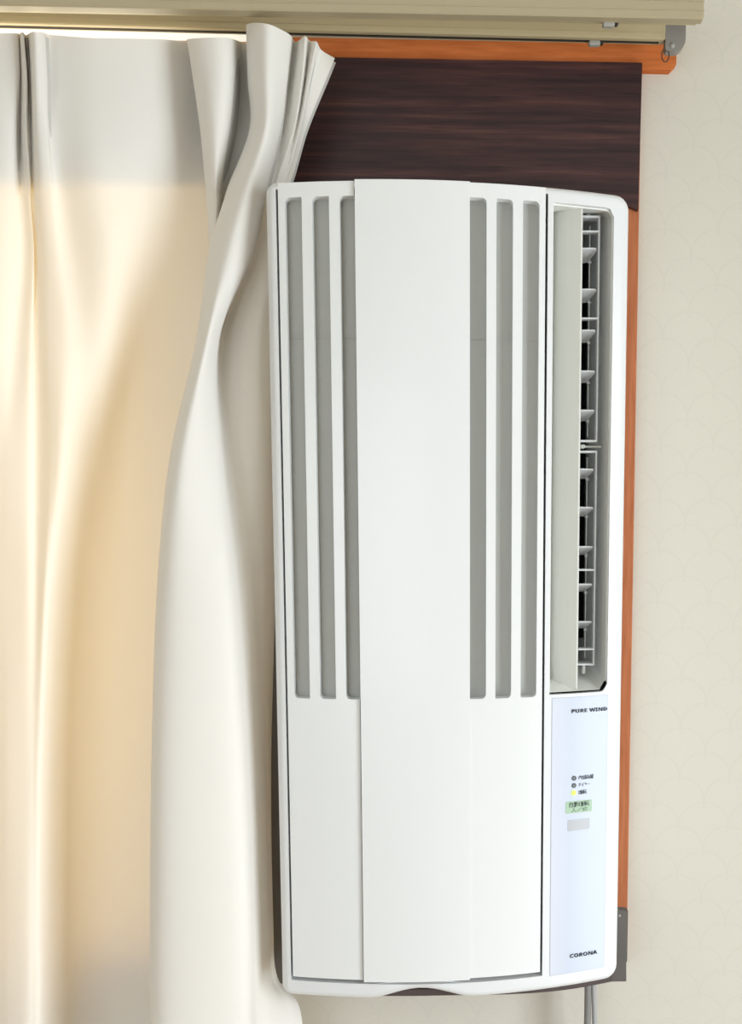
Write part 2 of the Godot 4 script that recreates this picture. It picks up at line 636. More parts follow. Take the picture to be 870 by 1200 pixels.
func wall_of(st: SurfaceTool, outline: PackedVector2Array, dz0: float, dz1: float, outward: bool) -> void:
	# the sides of an outline between two depths, facing away from the outline or into it
	var turn := 1.0 if Geometry2D.is_polygon_clockwise(outline) else -1.0
	if not outward:
		turn = -turn
	for k in outline.size():
		var p := outline[k]
		var q := outline[(k + 1) % outline.size()]
		var n := maxi(1, int(ceil(absf(q.x - p.x) / 0.012)))
		var e := (q - p).normalized()
		var o := Vector3(-e.y, e.x, 0) * turn
		for i in n:
			var a := p.lerp(q, float(i) / n)
			var b := p.lerp(q, float(i + 1) / n)
			quad(st, fp(a, dz0), fp(b, dz0), fp(b, dz1), fp(a, dz1), o)


func loft(st: SurfaceTool, a: Array, b: Array, out: Callable) -> void:
	for k in a.size():
		var j := (k + 1) % a.size()
		quad(st, a[k], a[j], b[j], b[k], out.call((a[k] + a[j] + b[k] + b[j]) * 0.25))


func lip_scoop(x: float) -> float:
	# 1 in the middle of the finger scoop under the front, 0 beside it
	var a := absf(x + 0.029) / 0.051
	return pow(0.5 + 0.5 * cos(PI * a), 0.75) if a < 1.0 else 0.0


func air_conditioner() -> void:
	var ac := thing("air_conditioner", "tall white window air conditioner with upright intake slots and an open outlet at its side", "air conditioner")
	housing(ac)
	front_panel(ac)
	outlet(ac)
	controls(ac)


func housing(ac: Node3D) -> void:
	var st := begin()
	var x0 := -0.172
	var x1 := 0.1766
	var y0 := 0.9335
	var y1 := 1.7335
	var r := 0.0075
	var rings := []
	var outs := []
	for k in 8:
		var a := (k - 1) * PI / 12.0
		var inset := r * (1.0 - cos(a)) if k else 0.0
		var ol := PackedVector2Array()
		# long sides carry extra points so that the outline bends with the front
		var rr := round_rect(x0 + inset, y0 + inset, x1 - inset, y1 - inset, [0.010 - inset, 0.0135 - inset, 0.0135 - inset, 0.0105 - inset])
		for i in rr.size():
			ol.append(rr[i])
			var q := rr[(i + 1) % rr.size()]
			if absf(q.x - rr[i].x) > 0.1:
				for s in range(1, 40):
					ol.append(rr[i].lerp(q, s / 40.0))
		var ring := []
		for p in ol:
			var q := p
			var z := 0.021 if k == 0 else zf(p.x) - r + r * sin(a)
			if p.y < 0.95:
				var s := lip_scoop(p.x)
				q.y += s * 0.0088
				if k:
					z -= s * 0.004
			ring.append(Vector3(q.x, q.y, z))
		rings.append(ring)
	for k in rings.size() - 1:
		var n: int = rings[k].size()
		for i in n:
			var j := (i + 1) % n
			var nm := func(row: int, q: int) -> Vector3:
				var a := clampf((row - 1) * PI / 12.0, 0.0, PI / 2)
				var e: Vector3 = rings[row][(q + 1) % n] - rings[row][(q + n - 1) % n]
				var o := Vector3(e.y, -e.x, 0).normalized()
				return (o * cos(a) + zn(rings[row][q].x) * sin(a)).normalized()
			var p := [rings[k][i], rings[k][j], rings[k + 1][j], rings[k + 1][i]]
			var nn := [nm.call(k, i), nm.call(k, j), nm.call(k + 1, j), nm.call(k + 1, i)]
			tri_n(st, [p[0], p[1], p[2]], [nn[0], nn[1], nn[2]])
			tri_n(st, [p[0], p[2], p[3]], [nn[0], nn[2], nn[3]])
	# the flat of the frame: left strip, bottom lip, and the right hand column round the outlet
	var ir := 0.0136 - r
	var inner := round_rect(x0 + r, y0 + r, x1 - r, y1 - r, [0.0025, 0.006, 0.006, 0.003])
	var opening := outlet_outline(0.0)
	var pieces := []
	pieces.append_array(Geometry2D.intersect_polygons(rect(x0, 0.9507, -0.1617, 1.8), inner))
	pieces.append_array(Geometry2D.intersect_polygons(rect(0.0948, 0.9507, 0.2, 1.2436), inner))
	for half in [rect(0.0948, 1.2436, 0.13, 1.8), rect(0.13, 1.2436, 0.2, 1.8)]:
		for q in Geometry2D.intersect_polygons(half, inner):
			pieces.append_array(Geometry2D.clip_polygons(q, opening))
	front_face(st, pieces, 0.0)
	# bottom lip, hollowed where fingers reach under it
	var nx := 70
	for i in nx:
		for s in 5:
			var c := []
			var cn := []
			for q in [[i, s], [i + 1, s], [i + 1, s + 1], [i, s + 1]]:
				var x: float = lerpf(x0 + r, x1 - r, float(q[0]) / nx)
				var f: float = q[1] / 5.0
				var k := lip_scoop(x)
				var y := lerpf(y0 + r + k * 0.0088, 0.9507 + k * 0.0022, f)
				c.append(Vector3(x, y, zf(x) - k * (0.004 + 0.004 * f)))
				cn.append((zn(x) + Vector3(0, k * 0.45, 0)).normalized())
			tri_n(st, [c[0], c[1], c[2]], [cn[0], cn[1], cn[2]])
			tri_n(st, [c[0], c[2], c[3]], [cn[0], cn[2], cn[3]])
	# the tray behind the intake panel
	var tray := rect(-0.1617, 0.9507, 0.0948, 1.7262)
	wall_of(st, tray, 0.0, -0.03, false)
	front_face(st, [tray], -0.03)
	wall_of(st, opening, 0.0, -0.004, false)
	obj("housing", st, M.white_plastic, ac)
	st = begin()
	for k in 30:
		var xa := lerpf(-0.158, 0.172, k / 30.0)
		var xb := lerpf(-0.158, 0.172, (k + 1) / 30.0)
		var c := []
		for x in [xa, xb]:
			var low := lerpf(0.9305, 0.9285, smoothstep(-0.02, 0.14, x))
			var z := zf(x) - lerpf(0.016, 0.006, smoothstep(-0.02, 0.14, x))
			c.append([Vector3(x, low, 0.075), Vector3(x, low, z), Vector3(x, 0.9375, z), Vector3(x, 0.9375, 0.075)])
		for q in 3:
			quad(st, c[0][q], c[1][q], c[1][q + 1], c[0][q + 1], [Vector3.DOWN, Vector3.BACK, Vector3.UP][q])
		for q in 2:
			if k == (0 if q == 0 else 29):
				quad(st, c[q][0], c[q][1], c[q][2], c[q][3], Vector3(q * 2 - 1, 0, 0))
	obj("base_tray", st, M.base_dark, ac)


func slot_outlines() -> Array:
	var out := []
	for s in [[-0.1530, -0.1370, 0], [-0.1270, -0.1110, 0], [-0.1010, -0.0840, 0], [0.0180, 0.0362, 1], [0.0455, 0.0612, 1], [0.0707, 0.0866, 1]]:
		var a := 0.0045
		var b := 0.0008
		out.append(round_rect(s[0], 1.2423, s[1], 1.7183, [b, a, a, b] if s[2] else [a, b, b, a]))
	return out


func front_panel(ac: Node3D) -> void:
	var st := begin()
	var slots := slot_outlines()
	var left := rect(-0.1596, 0.9548, -0.0874, 1.7315)
	var right := rect(-0.0872, 0.9552, 0.0925, 1.7315)
	# the wing at the right starts under the cover strip
	front_face(st, [left, right], 0.0, slots + [rect(-0.0873, 0.9, -0.0862, 1.8)])
	for q in slots:
		wall_of(st, q, 0.0, -0.0127, false)
	wall_of(st, rect(-0.1596, 0.9548, 0.0925, 1.7315), 0.0, -0.014, true)
	# the top turns back over the housing
	for k in 28:
		var a := lerpf(-0.1596, 0.0925, k / 28.0)
		var b := lerpf(-0.1596, 0.0925, (k + 1) / 28.0)
		quad(st, fp(Vector2(a, 1.7315)), fp(Vector2(b, 1.7315)), Vector3(b, 1.7335, 0.06), Vector3(a, 1.7335, 0.06), Vector3.UP)
	var panel := obj("front_panel", st, M.white_panel, ac)
	# the smooth cover strip in the middle, proud at its left edge and dying out at its right
	st = begin()
	var cover := rect(-0.0865, 0.9538, 0.0205, 1.7322)
	var proud := func(p: Vector2) -> float: return lerpf(0.0024, 0.0007, (p.x + 0.0865) / 0.107)
	front_face(st, [cover], proud)
	for k in 12:
		var a := Vector2(lerpf(-0.0865, 0.0205, k / 12.0), 0.9538)
		var b := Vector2(lerpf(-0.0865, 0.0205, (k + 1) / 12.0), 0.9538)
		quad(st, fp(a, proud.call(a)), fp(b, proud.call(b)), fp(b, -0.006), fp(a, -0.006), Vector3.DOWN)
		a.y = 1.7322
		b.y = 1.7322
		quad(st, fp(a, proud.call(a)), fp(b, proud.call(b)), fp(b, -0.006), fp(a, -0.006), Vector3.UP)
	for x in [-0.0865, 0.0205]:
		var a := Vector2(x, 0.9538)
		var b := Vector2(x, 1.7322)
		quad(st, fp(a, proud.call(a)), fp(b, proud.call(b)), fp(b, -0.010), fp(a, -0.010), Vector3(signf(x), 0, 0))
	obj("center_cover", st, M.white_panel, panel)
	# air filter behind the slots
	st = begin()
	front_face(st, [rect(-0.1575, 1.236, 0.0905, 1.7235)], -0.0128)
	var filt := obj("air_filter", st, M.filter_mesh, ac)
	st = begin()
	for y in [1.5905]:
		for k in 24:
			var a := lerpf(-0.1575, 0.0905, k / 24.0)
			var b := lerpf(-0.1575, 0.0905, (k + 1) / 24.0)
			var pa := fp(Vector2(a, y), -0.0120)
			var pb := fp(Vector2(b, y), -0.0120)
			quad(st, pa, pb, pb + Vector3(0, 0.0012, 0), pa + Vector3(0, 0.0012, 0), Vector3.BACK)
			quad(st, pa, pb, pb - Vector3(0, 0, 0.001), pa - Vector3(0, 0, 0.001), Vector3.DOWN)
	obj("filter_rib", st, M.filter_mesh, filt)


func outlet_outline(inset: float) -> PackedVector2Array:
	return round_rect(0.0998 + inset * 0.5, 1.2436 + inset, 0.1606 - inset, 1.7190 - inset, [0.0008, 0.008, 0.008, 0.0008], 6)


func outlet(ac: Node3D) -> void:
	var st := begin()
	var a := []
	var b := []
	var c := []
	for p in outlet_outline(0.0):
		a.append(fp(p, -0.004))
	var inn := outlet_outline(0.0016)
	for p in inn:
		b.append(fp(p, -0.0045))
	# the duct wall shows grey behind the louvers
	var back := round_rect(0.1008, 1.2615, 0.1512, 1.7225, [0.0008, 0.006, 0.006, 0.0008], 6)
	for p in back:
		c.append(Vector3(p.x, p.y, 0.084))
	var mid := Vector3(0.128, 1.48, 0.1)
	loft(st, a, b, func(_p: Vector3) -> Vector3: return Vector3.BACK)
	loft(st, b, c, func(p: Vector3) -> Vector3: return mid - p)
	var cav := obj("outlet_recess", st, M.pale_plastic, ac)
	st = begin()
	for k in 9:
		var p := Vector2(lerpf(0.1004, 0.1535, k / 9.0), 1.24385)
		var q := Vector2(lerpf(0.1004, 0.1535, (k + 1) / 9.0), 1.24385)
		for pair in [[p, q]]:
			quad(st, fp(pair[0], -0.0038), fp(pair[1], -0.0038), fp(pair[1] + Vector2(0, 0.0014), -0.0042), fp(pair[0] + Vector2(0, 0.0014), -0.0042), Vector3.BACK)
	var corner := PackedVector2Array([Vector2(0.1535, 1.2437), Vector2(0.1560, 1.2447), Vector2(0.1590, 1.2478), Vector2(0.1602, 1.2515), Vector2(0.1596, 1.2538), Vector2(0.1580, 1.2535), Vector2(0.1566, 1.2500), Vector2(0.1530, 1.2453)])
	extrude(st, corner, func(p: Vector2, h: float) -> Vector3: return fp(p, h), -0.006, -0.0036)
	obj("seal", st, M.duct_black, cav)
	# the duct behind the louvers
	st = begin()
	var d0 := []
	var d1 := []
	for p in back:
		d0.append(Vector3(p.x, p.y, 0.084))
		d1.append(Vector3(0.1008 + (p.x - 0.1008) * 0.66, p.y, 0.024))
	loft(st, d0, d1, func(p: Vector3) -> Vector3: return Vector3(0.12, 1.48, 0.05) - p)
	obj("duct", st, M.duct_grey, cav)
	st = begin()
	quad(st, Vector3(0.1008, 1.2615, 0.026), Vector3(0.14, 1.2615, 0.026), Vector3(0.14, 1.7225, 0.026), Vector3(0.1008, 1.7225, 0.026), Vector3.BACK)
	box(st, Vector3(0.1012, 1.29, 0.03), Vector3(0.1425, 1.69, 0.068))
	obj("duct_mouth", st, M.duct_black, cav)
	# the upright flap that swings the air sideways
	st = begin()
	var face := []
	for k in 11:
		var f := k / 10.0
		face.append(Vector2(lerpf(0.1016, 0.1282, f), lerpf(0.1075, 0.1352, f)) + Vector2(-0.6, 0.75) * 0.0042 * sin(f * PI))
	var prof := PackedVector2Array(face)
	prof.append(Vector2(0.1294, 0.1350))
	prof.append(Vector2(0.1300, 0.1338))
	for k in 11:
		prof.append(face[10 - k] + Vector2(0.00165, -0.00165))
	var to_y := func(p: Vector2, h: float) -> Vector3: return Vector3(p.x, h, p.y)
	extrude(st, prof, to_y, 1.2468, 1.7218)
	obj("swing_flap", st, M.grey_plastic, ac)
	# two louver frames, one above the other, each with five blades on a rod
	var rows := [[1.4957, 1.7162, [1.7010, 1.6173], [1.6855, 1.6462, 1.6065, 1.5665, 1.5279]], [1.2680, 1.4872, [1.3667, 1.2849], [1.4693, 1.4308, 1.3910, 1.3527, 1.3141]]]
	for rw in rows:
		st = begin()
		box(st, Vector3(0.1472, rw[0], 0.106), Vector3(0.1490, rw[1], 0.118), 0.0005)
		box(st, Vector3(0.1165, rw[0], 0.104), Vector3(0.1183, rw[1], 0.116), 0.0005)
		for y in [rw[0], rw[1] - 0.0022]:
			box(st, Vector3(0.1165, y, 0.102), Vector3(0.1490, y + 0.0022, 0.1182), 0.0005)
		for y in rw[2]:
			box(st, Vector3(0.1175, y - 0.0009, 0.108), Vector3(0.1482, y + 0.0009, 0.1182), 0.0004)
		var fr := obj("louver_frame", st, M.white_plastic, ac)
		for y in rw[3]:
			st = begin()
			var plan := PackedVector2Array([Vector2(0.1185, 0.1170), Vector2(0.1442, 0.1170), Vector2(0.1458, 0.1158), Vector2(0.1460, 0.1140), Vector2(0.1395, 0.0970), Vector2(0.1185, 0.0925)])
			var yy: float = y
			extrude(st, plan, func(p: Vector2, h: float) -> Vector3: return Vector3(p.x, yy - (0.117 - p.y) * 0.42 + h, p.y), -0.0013, 0.0)
			obj("blade", st, M.white_plastic, fr)
		st = begin()
		tube(st, [Vector3(0.1408, rw[0] + 0.006, 0.1015), Vector3(0.1408, rw[1] - 0.006, 0.1015)], 0.0007, 6)
		obj("linking_rod", st, M.pale_plastic, fr)
		for y in rw[3]:
			st = begin()
			ball(st, Vector3(0.1408, y - 0.0105, 0.1025), 0.0019)
			obj("pin", st, M.white_plastic, fr)
	st = begin()
	tube(st, [Vector3(0.120, 1.4914, 0.112), Vector3(0.1535, 1.4914, 0.112)], 0.0011, 8)
	box(st, Vector3(0.132, 1.4893, 0.109), Vector3(0.137, 1.4936, 0.115), 0.0008)
	obj("pivot_pin", st, M.grey_plastic, ac)
	st = begin()
	tube(st, [Vector3(0.1385, 1.7162, 0.110), Vector3(0.1385, 1.7235, 0.110)], 0.0020, 10)
	obj("pivot_post", st, M.pale_plastic, ac)
	st = begin()
	tube(st, [Vector3(0.1385, 1.2585, 0.110), Vector3(0.1385, 1.2680, 0.110)], 0.0020, 10)
	obj("pivot_post", st, M.pale_plastic, ac)


# the strokes of each sign on a ten by ten grid, from the upper left: four digits to a stroke
const SIGN := {
	"内": "1219 1282 8289 5053 5326 5376", "部": "3132 0252 1314 4344 0555 1719 1757 5759 1959 7079 7191 9174 7496 9688", "乾": "2022 0242 0446 4448 0408 0848 0646 2829 6062 6295 6164 6595 9568 6899 9997",
	"燥": "2026 2609 2649 0214 4234 5080 5083 8083 5383 4573 4547 8595 8587 4888 6569 6648 7799", "タ": "3014 3171 8155 5528 3365", "イ": "7047 5359 5544", "マ": "1181 8155 4366", "ー": "1484",
	"運": "1122 0313 1316 1608 0899 4184 4143 8183 4384 4484 4487 8487 4787 4686 6169", "転": "0141 2029 0343 0346 4346 0646 0545 0848 5191 4494 7457 5798 8699", "自": "4130 1282 1219 8289 1454 1484 1686 1989",
	"動": "0131 3140 0242 1343 1316 4346 1646 1545 2129 0848 0949 5393 9388 8877 7053 6257", "入": "3050 5046 4609 5489", "／": "9009", "切": "0443 2127 2747 4191 9188 8877 6156 5639"}


func writing(st: SurfaceTool, text: String, x: float, y: float, w: float, h: float, thick: float) -> void:
	# short bars laid on the bowed front, h tall, from x on; w is the advance
	for ch in text:
		var s: String = SIGN.get(ch, "")
		for stroke in s.split(" ", false):
			var a := Vector2(x + w * 0.92 * int(stroke[0]) / 9.0, y + h * (1.0 - int(stroke[1]) / 9.0))
			var b := Vector2(x + w * 0.92 * int(stroke[2]) / 9.0, y + h * (1.0 - int(stroke[3]) / 9.0))
			var d := (b - a).normalized() * thick * 0.5
			var o := Vector2(-d.y, d.x)
			quad(st, fp(a - d + o, 0.0008), fp(b + d + o, 0.0008), fp(b + d - o, 0.0008), fp(a - d - o, 0.0008), Vector3.BACK)
		x += w


func lettering(called: String, text: String, x0: float, x1: float, y: float, h: float, m: Material, parent: Node) -> void:
	# wide capitals between x0 and x1
	var f := SystemFont.new()
	f.font_names = PackedStringArray(["Droid Sans"])
	f.font_weight = 700
	var t := TextMesh.new()
	t.text = text
	t.font = f
	t.font_size = 64
	t.pixel_size = 0.001
	t.depth = 0.004
	t.material = m
	var bb := t.get_aabb()
	var o := MeshInstance3D.new()
	o.name = called
	o.mesh = t
	var xm := (x0 + x1) * 0.5
	var slope := 2.0 * (xm + 0.03)
	var along := Vector3(1, 0, -slope)
	var sx := (x1 - x0) / bb.size.x
	var sy := h / bb.size.y
	var n := Vector3(slope, 0, 1).normalized()
	var bs := Basis(along * sx, Vector3(0, sy, 0), n * 0.12)
	o.transform = Transform3D(bs, Vector3(xm, y, zf(xm) + 0.00075) - bs * Vector3(bb.get_center().x, bb.position.y, 0))
	parent.add_child(o, true)


func disc(st: SurfaceTool, c: Vector2, r: float, dz: float) -> void:
	var n := 14
	for k in n:
		var a := c + Vector2.from_angle(TAU * k / n) * r
		var b := c + Vector2.from_angle(TAU * (k + 1) / n) * r
		tri(st, fp(c, dz), fp(a, dz), fp(b, dz), Vector3.BACK)
		quad(st, fp(a, dz), fp(b, dz), fp(b, dz - 0.0008), fp(a, dz - 0.0008), Vector3(a.x - c.x, a.y - c.y, 0))


func controls(ac: Node3D) -> void:
	# the printed film below the outlet
	var st := begin()
	var x0 := 0.1030
	var x1 := 0.1612
	var y0 := 0.9500
	var y1 := 1.2398
	for k in 8:
		var a := lerpf(x0, x1, k / 8.0)
		var b := lerpf(x0, x1, (k + 1) / 8.0)
		var p := [fp(Vector2(a, y0), 0.0004), fp(Vector2(b, y0), 0.0004), fp(Vector2(b, y1), 0.0004), fp(Vector2(a, y1), 0.0004)]
		var u0 := k / 8.0
		var u1 := (k + 1) / 8.0
		tri_n(st, [p[0], p[1], p[2]], [zn(a), zn(b), zn(b)], [Vector2(u0, 5), Vector2(u1, 5), Vector2(u1, 0)])
		tri_n(st, [p[0], p[2], p[3]], [zn(a), zn(b), zn(a)], [Vector2(u0, 5), Vector2(u1, 0), Vector2(u0, 0)])
	var film := obj("control_panel", st, M.control_film, ac)
	film.set_meta("label", "faintly blue printed control film")
	st = begin()
	var edge := 0.0005
	for q in [rect(x0 - edge, y0 - edge, x0, y1 + edge), rect(x1, y0 - edge, x1 + edge, y1 + edge), rect(x0, y0 - edge, x1, y0), rect(x0, y1, x1, y1 + edge)]:
		front_face(st, [q], 0.0003)
	obj("film_border", st, M.film_edge, film)
	lettering("upper_lettering", "PURE WIND", 0.1232, 0.1607, 1.2240, 0.0037, M.print_grey, film)
	lettering("lower_lettering", "CORONA", 0.1240, 0.1535, 0.9660, 0.0040, M.print_dark, film)
	var spots := [Vector2(0.1263, 1.1564), Vector2(0.1263, 1.1488), Vector2(0.1262, 1.1412)]
	for k in 3:
		st = begin()
		disc(st, spots[k], 0.0026 if k < 2 else 0.0030, 0.0008)
		obj("indicator_lamp", st, M.lamp_off if k < 2 else M.lamp_ring, film)
		st = begin()
		disc(st, spots[k], 0.0011 if k < 2 else 0.0023, 0.0012)
		obj("lamp_lens", st, M.lamp_lens if k < 2 else M.lamp_on, film)
	st = begin()
	writing(st, "内部乾燥", 0.1310, 1.1545, 0.00405, 0.0042, 0.00042)
	writing(st, "タイマー", 0.1312, 1.1470, 0.0030, 0.0036, 0.00036)
	writing(st, "運転", 0.1312, 1.1392, 0.0044, 0.0042, 0.00046)
	obj("lamp_lettering", st, M.print_grey, film)
	st = begin()
	var br := round_rect(0.1177, 1.1200, 0.1456, 1.1325, [0.001, 0.001, 0.001, 0.001], 3)
	front_face(st, [br], 0.0007)
	wall_of(st, br, 0.0007, 0.0, true)
	obj("start_button", st, M.button_green, film)
	st = begin()
	writing(st, "自動運転", 0.1212, 1.1266, 0.0054, 0.0050, 0.00052)
	writing(st, "入／切", 0.1238, 1.1212, 0.0057, 0.0040, 0.00042)
	obj("button_lettering", st, M.print_dark, film)
	st = begin()
	var sr := round_rect(0.1200, 1.1015, 0.1434, 1.1130, [0.0012, 0.0012, 0.0012, 0.0012], 3)
	front_face(st, [sr], 0.0006)
	wall_of(st, sr, 0.0006, 0.0, true)
	obj("sensor_window", st, M.sensor_grey, film)


# ---------------------------------------------------------------- the curtain

func curtain_rows() -> Array:
	# points across the cloth, in millimetres, row by row from the heading down
	var r := []
	r.append([v(-484, 1877, 112), v(-417, 1879, 112), v(-419, 1885, 94), v(-402, 1875, 124), v(-406, 1880, 106), v(-389, 1872, 132), v(-381, 1874, 126), v(-382, 1880, 108), v(-340, 1876, 112), v(-282, 1881, 100), v(-252, 1889, 76), v(-252, 1877, 110), v(-231, 1872, 126), v(-210, 1874, 122), v(-205, 1888, 80), v(-192, 1889, 78), v(-196, 1893, 105), v(-172, 1884, 130), v(-154, 1883, 112), v(-151, 1885, 90), v(-139, 1882, 110), v(-136, 1884, 95), v(-128, 1878, 108), v(-125, 1876, 94), v(-112, 1868, 96)])
	r.append([v(-486, 1838, 112), v(-418, 1840, 110), v(-421, 1847, 92), v(-402, 1836, 120), v(-406, 1843, 104), v(-391, 1833, 128), v(-382, 1836, 122), v(-384, 1842, 106), v(-340, 1841, 110), v(-281, 1848, 96), v(-249, 1859, 68), v(-248, 1844, 108), v(-227, 1836, 128), v(-209, 1839, 122), v(-207, 1857, 76), v(-194, 1858, 75), v(-196, 1846, 104), v(-173, 1835, 132), v(-158, 1843, 112), v(-156, 1851, 92), v(-142, 1843, 114), v(-141, 1849, 100), v(-135, 1845, 110), v(-133, 1849, 98), v(-120, 1851, 94)])
	r.append([v(-488, 1790, 114), v(-425, 1793, 110), v(-423, 1799, 92), v(-408, 1792, 112), v(-407, 1796, 102), v(-395, 1790, 120), v(-385, 1790, 119), v(-382, 1794, 108), v(-339, 1793, 112), v(-279, 1802, 91), v(-247, 1814, 58), v(-243, 1797, 105), v(-226, 1791, 124), v(-214, 1794, 116), v(-212, 1809, 74), v(-195, 1810, 72), v(-195, 1798, 104), v(-175, 1789, 132), v(-165, 1795, 115), v(-163, 1802, 95), v(-152, 1798, 107), v(-150, 1800, 100), v(-146, 1799, 105), v(-144, 1801, 98), v(-141, 1803, 94)])
	r.append([v(-488, 1737, 120), v(-430, 1740, 113), v(-421, 1746, 96), v(-408, 1742, 109), v(-408, 1744, 102), v(-396, 1740, 116), v(-385, 1740, 117), v(-377, 1742, 110), v(-337, 1741, 116), v(-287, 1750, 86), v(-241, 1760, 56), v(-241, 1747, 98), v(-228, 1743, 114), v(-225, 1745, 106), v(-221, 1752, 84), v(-205, 1755, 74), v(-215, 1744, 110), v(-191, 1736, 138), v(-177, 1742, 120), v(-177, 1748, 98), v(-171, 1749, 97), v(-167, 1749, 96), v(-164, 1749, 95), v(-162, 1750, 93), v(-159, 1751, 90)])
	r.append([v(-488, 1720, 122), v(-431, 1723, 115), v(-419, 1727, 103), v(-409, 1725, 108), v(-407, 1726, 104), v(-396, 1723, 116), v(-384, 1723, 118), v(-375, 1725, 111), v(-335, 1724, 116), v(-289, 1733, 86), v(-240, 1742, 55), v(-241, 1731, 94), v(-230, 1728, 108), v(-226, 1729, 102), v(-224, 1735, 82), v(-209, 1737, 74), v(-221, 1727, 110), v(-197, 1719, 138), v(-181, 1724, 121), v(-183, 1731, 97), v(-182, 1732, 95), v(-181, 1732, 94), v(-179, 1733, 92), v(-178, 1733, 90), v(-177, 1734, 86)])
	r.append([v(-487, 1668, 128), v(-435, 1671, 120), v(-419, 1674, 106), v(-407, 1673, 110), v(-407, 1675, 104), v(-395, 1672, 116), v(-382, 1671, 119), v(-367, 1673, 114), v(-329, 1672, 117), v(-298, 1680, 84), v(-235, 1689, 52), v(-243, 1682, 80), v(-235, 1679, 92), v(-232, 1680, 88), v(-229, 1683, 78), v(-223, 1683, 76), v(-238, 1676, 108), v(-213, 1668, 140), v(-193, 1672, 124), v(-196, 1679, 97), v(-191, 1680, 92), v(-186, 1680, 90), v(-181, 1681, 88), v(-177, 1681, 86), v(-177, 1683, 80)])
	r.append([v(-488, 1587, 135), v(-440, 1589, 126), v(-425, 1590, 116), v(-410, 1590, 118), v(-407, 1591, 112), v(-392, 1590, 121), v(-375, 1590, 124), v(-361, 1591, 119), v(-336, 1592, 111), v(-314, 1598, 73), v(-248, 1602, 54), v(-249, 1600, 62), v(-244, 1599, 68), v(-239, 1599, 70), v(-236, 1599, 68), v(-234, 1599, 70), v(-247, 1591, 125), v(-230, 1586, 156), v(-224, 1589, 134), v(-231, 1596, 93), v(-219, 1596, 94), v(-206, 1596, 95), v(-194, 1596, 92), v(-188, 1597, 84), v(-181, 1599, 72)])
	r.append([v(-503, 1474, 118), v(-451, 1474, 122), v(-432, 1474, 124), v(-416, 1474, 124), v(-408, 1474, 118), v(-391, 1474, 127), v(-379, 1474, 128), v(-372, 1475, 113), v(-364, 1476, 83), v(-340, 1477, 54), v(-267, 1478, 45), v(-268, 1478, 51), v(-263, 1478, 57), v(-257, 1478, 59), v(-256, 1478, 57), v(-258, 1478, 61), v(-272, 1474, 139), v(-252, 1473, 168), v(-227, 1474, 143), v(-222, 1476, 113), v(-212, 1476, 105), v(-201, 1476, 100), v(-194, 1476, 94), v(-189, 1477, 85), v(-184, 1478, 70)])
	r.append([v(-514, 1338, 112), v(-461, 1339, 120), v(-440, 1339, 125), v(-421, 1340, 129), v(-412, 1339, 127), v(-401, 1340, 131), v(-397, 1339, 121), v(-395, 1337, 97), v(-388, 1334, 65), v(-357, 1332, 46), v(-285, 1331, 38), v(-284, 1332, 46), v(-282, 1332, 50), v(-277, 1333, 52), v(-276, 1333, 52), v(-278, 1333, 58), v(-286, 1341, 148), v(-263, 1344, 176), v(-217, 1343, 163), v(-209, 1339, 128), v(-201, 1338, 115), v(-197, 1337, 104), v(-193, 1336, 94), v(-190, 1336, 84), v(-186, 1334, 70)])
	r.append([v(-522, 1163, 114), v(-467, 1165, 124), v(-446, 1167, 131), v(-429, 1167, 134), v(-420, 1167, 134), v(-413, 1167, 132), v(-412, 1162, 115), v(-413, 1155, 88), v(-404, 1147, 58), v(-367, 1143, 42), v(-297, 1141, 36), v(-298, 1143, 44), v(-295, 1144, 48), v(-291, 1145, 50), v(-288, 1145, 52), v(-290, 1147, 60), v(-296, 1171, 150), v(-272, 1179, 180), v(-211, 1175, 169), v(-202, 1166, 134), v(-197, 1162, 117), v(-195, 1158, 103), v(-195, 1155, 92), v(-194, 1153, 83), v(-194, 1149, 70)])
	r.append([v(-531, 999, 114), v(-475, 1004, 126), v(-452, 1007, 134), v(-435, 1008, 138), v(-426, 1008, 137), v(-421, 1006, 132), v(-421, 997, 112), v(-422, 985, 84), v(-412, 973, 54), v(-374, 966, 40), v(-303, 964, 36), v(-303, 967, 44), v(-300, 969, 48), v(-296, 970, 50), v(-293, 971, 52), v(-295, 974, 60), v(-302, 1013, 152), v(-277, 1025, 182), v(-209, 1020, 172), v(-200, 1005, 136), v(-195, 997, 118), v(-193, 991, 104), v(-194, 987, 94), v(-193, 984, 86), v(-194, 980, 76)])
	r.append([v(-534, 939, 114), v(-477, 944, 126), v(-455, 947, 134), v(-437, 949, 138), v(-429, 949, 137), v(-423, 946, 132), v(-424, 937, 112), v(-425, 923, 84), v(-415, 909, 54), v(-377, 901, 40), v(-305, 899, 36), v(-305, 902, 44), v(-302, 904, 48), v(-298, 905, 50), v(-295, 906, 52), v(-297, 910, 60), v(-304, 954, 152), v(-279, 968, 182), v(-211, 963, 172), v(-200, 946, 137), v(-194, 937, 120), v(-192, 931, 106), v(-193, 926, 96), v(-191, 923, 89), v(-190, 918, 80)])
	r.append([v(-536, 901, 114), v(-479, 907, 126), v(-456, 911, 134), v(-439, 912, 138), v(-431, 912, 137), v(-425, 909, 132), v(-426, 899, 112), v(-427, 884, 84), v(-417, 869, 54), v(-378, 861, 40), v(-306, 858, 36), v(-306, 862, 44), v(-303, 864, 48), v(-299, 865, 50), v(-296, 866, 52), v(-298, 870, 60), v(-305, 918, 152), v(-280, 933, 182), v(-211, 927, 172), v(-200, 909, 138), v(-191, 901, 122), v(-184, 894, 110), v(-177, 889, 100), v(-170, 885, 92), v(-165, 881, 84)])
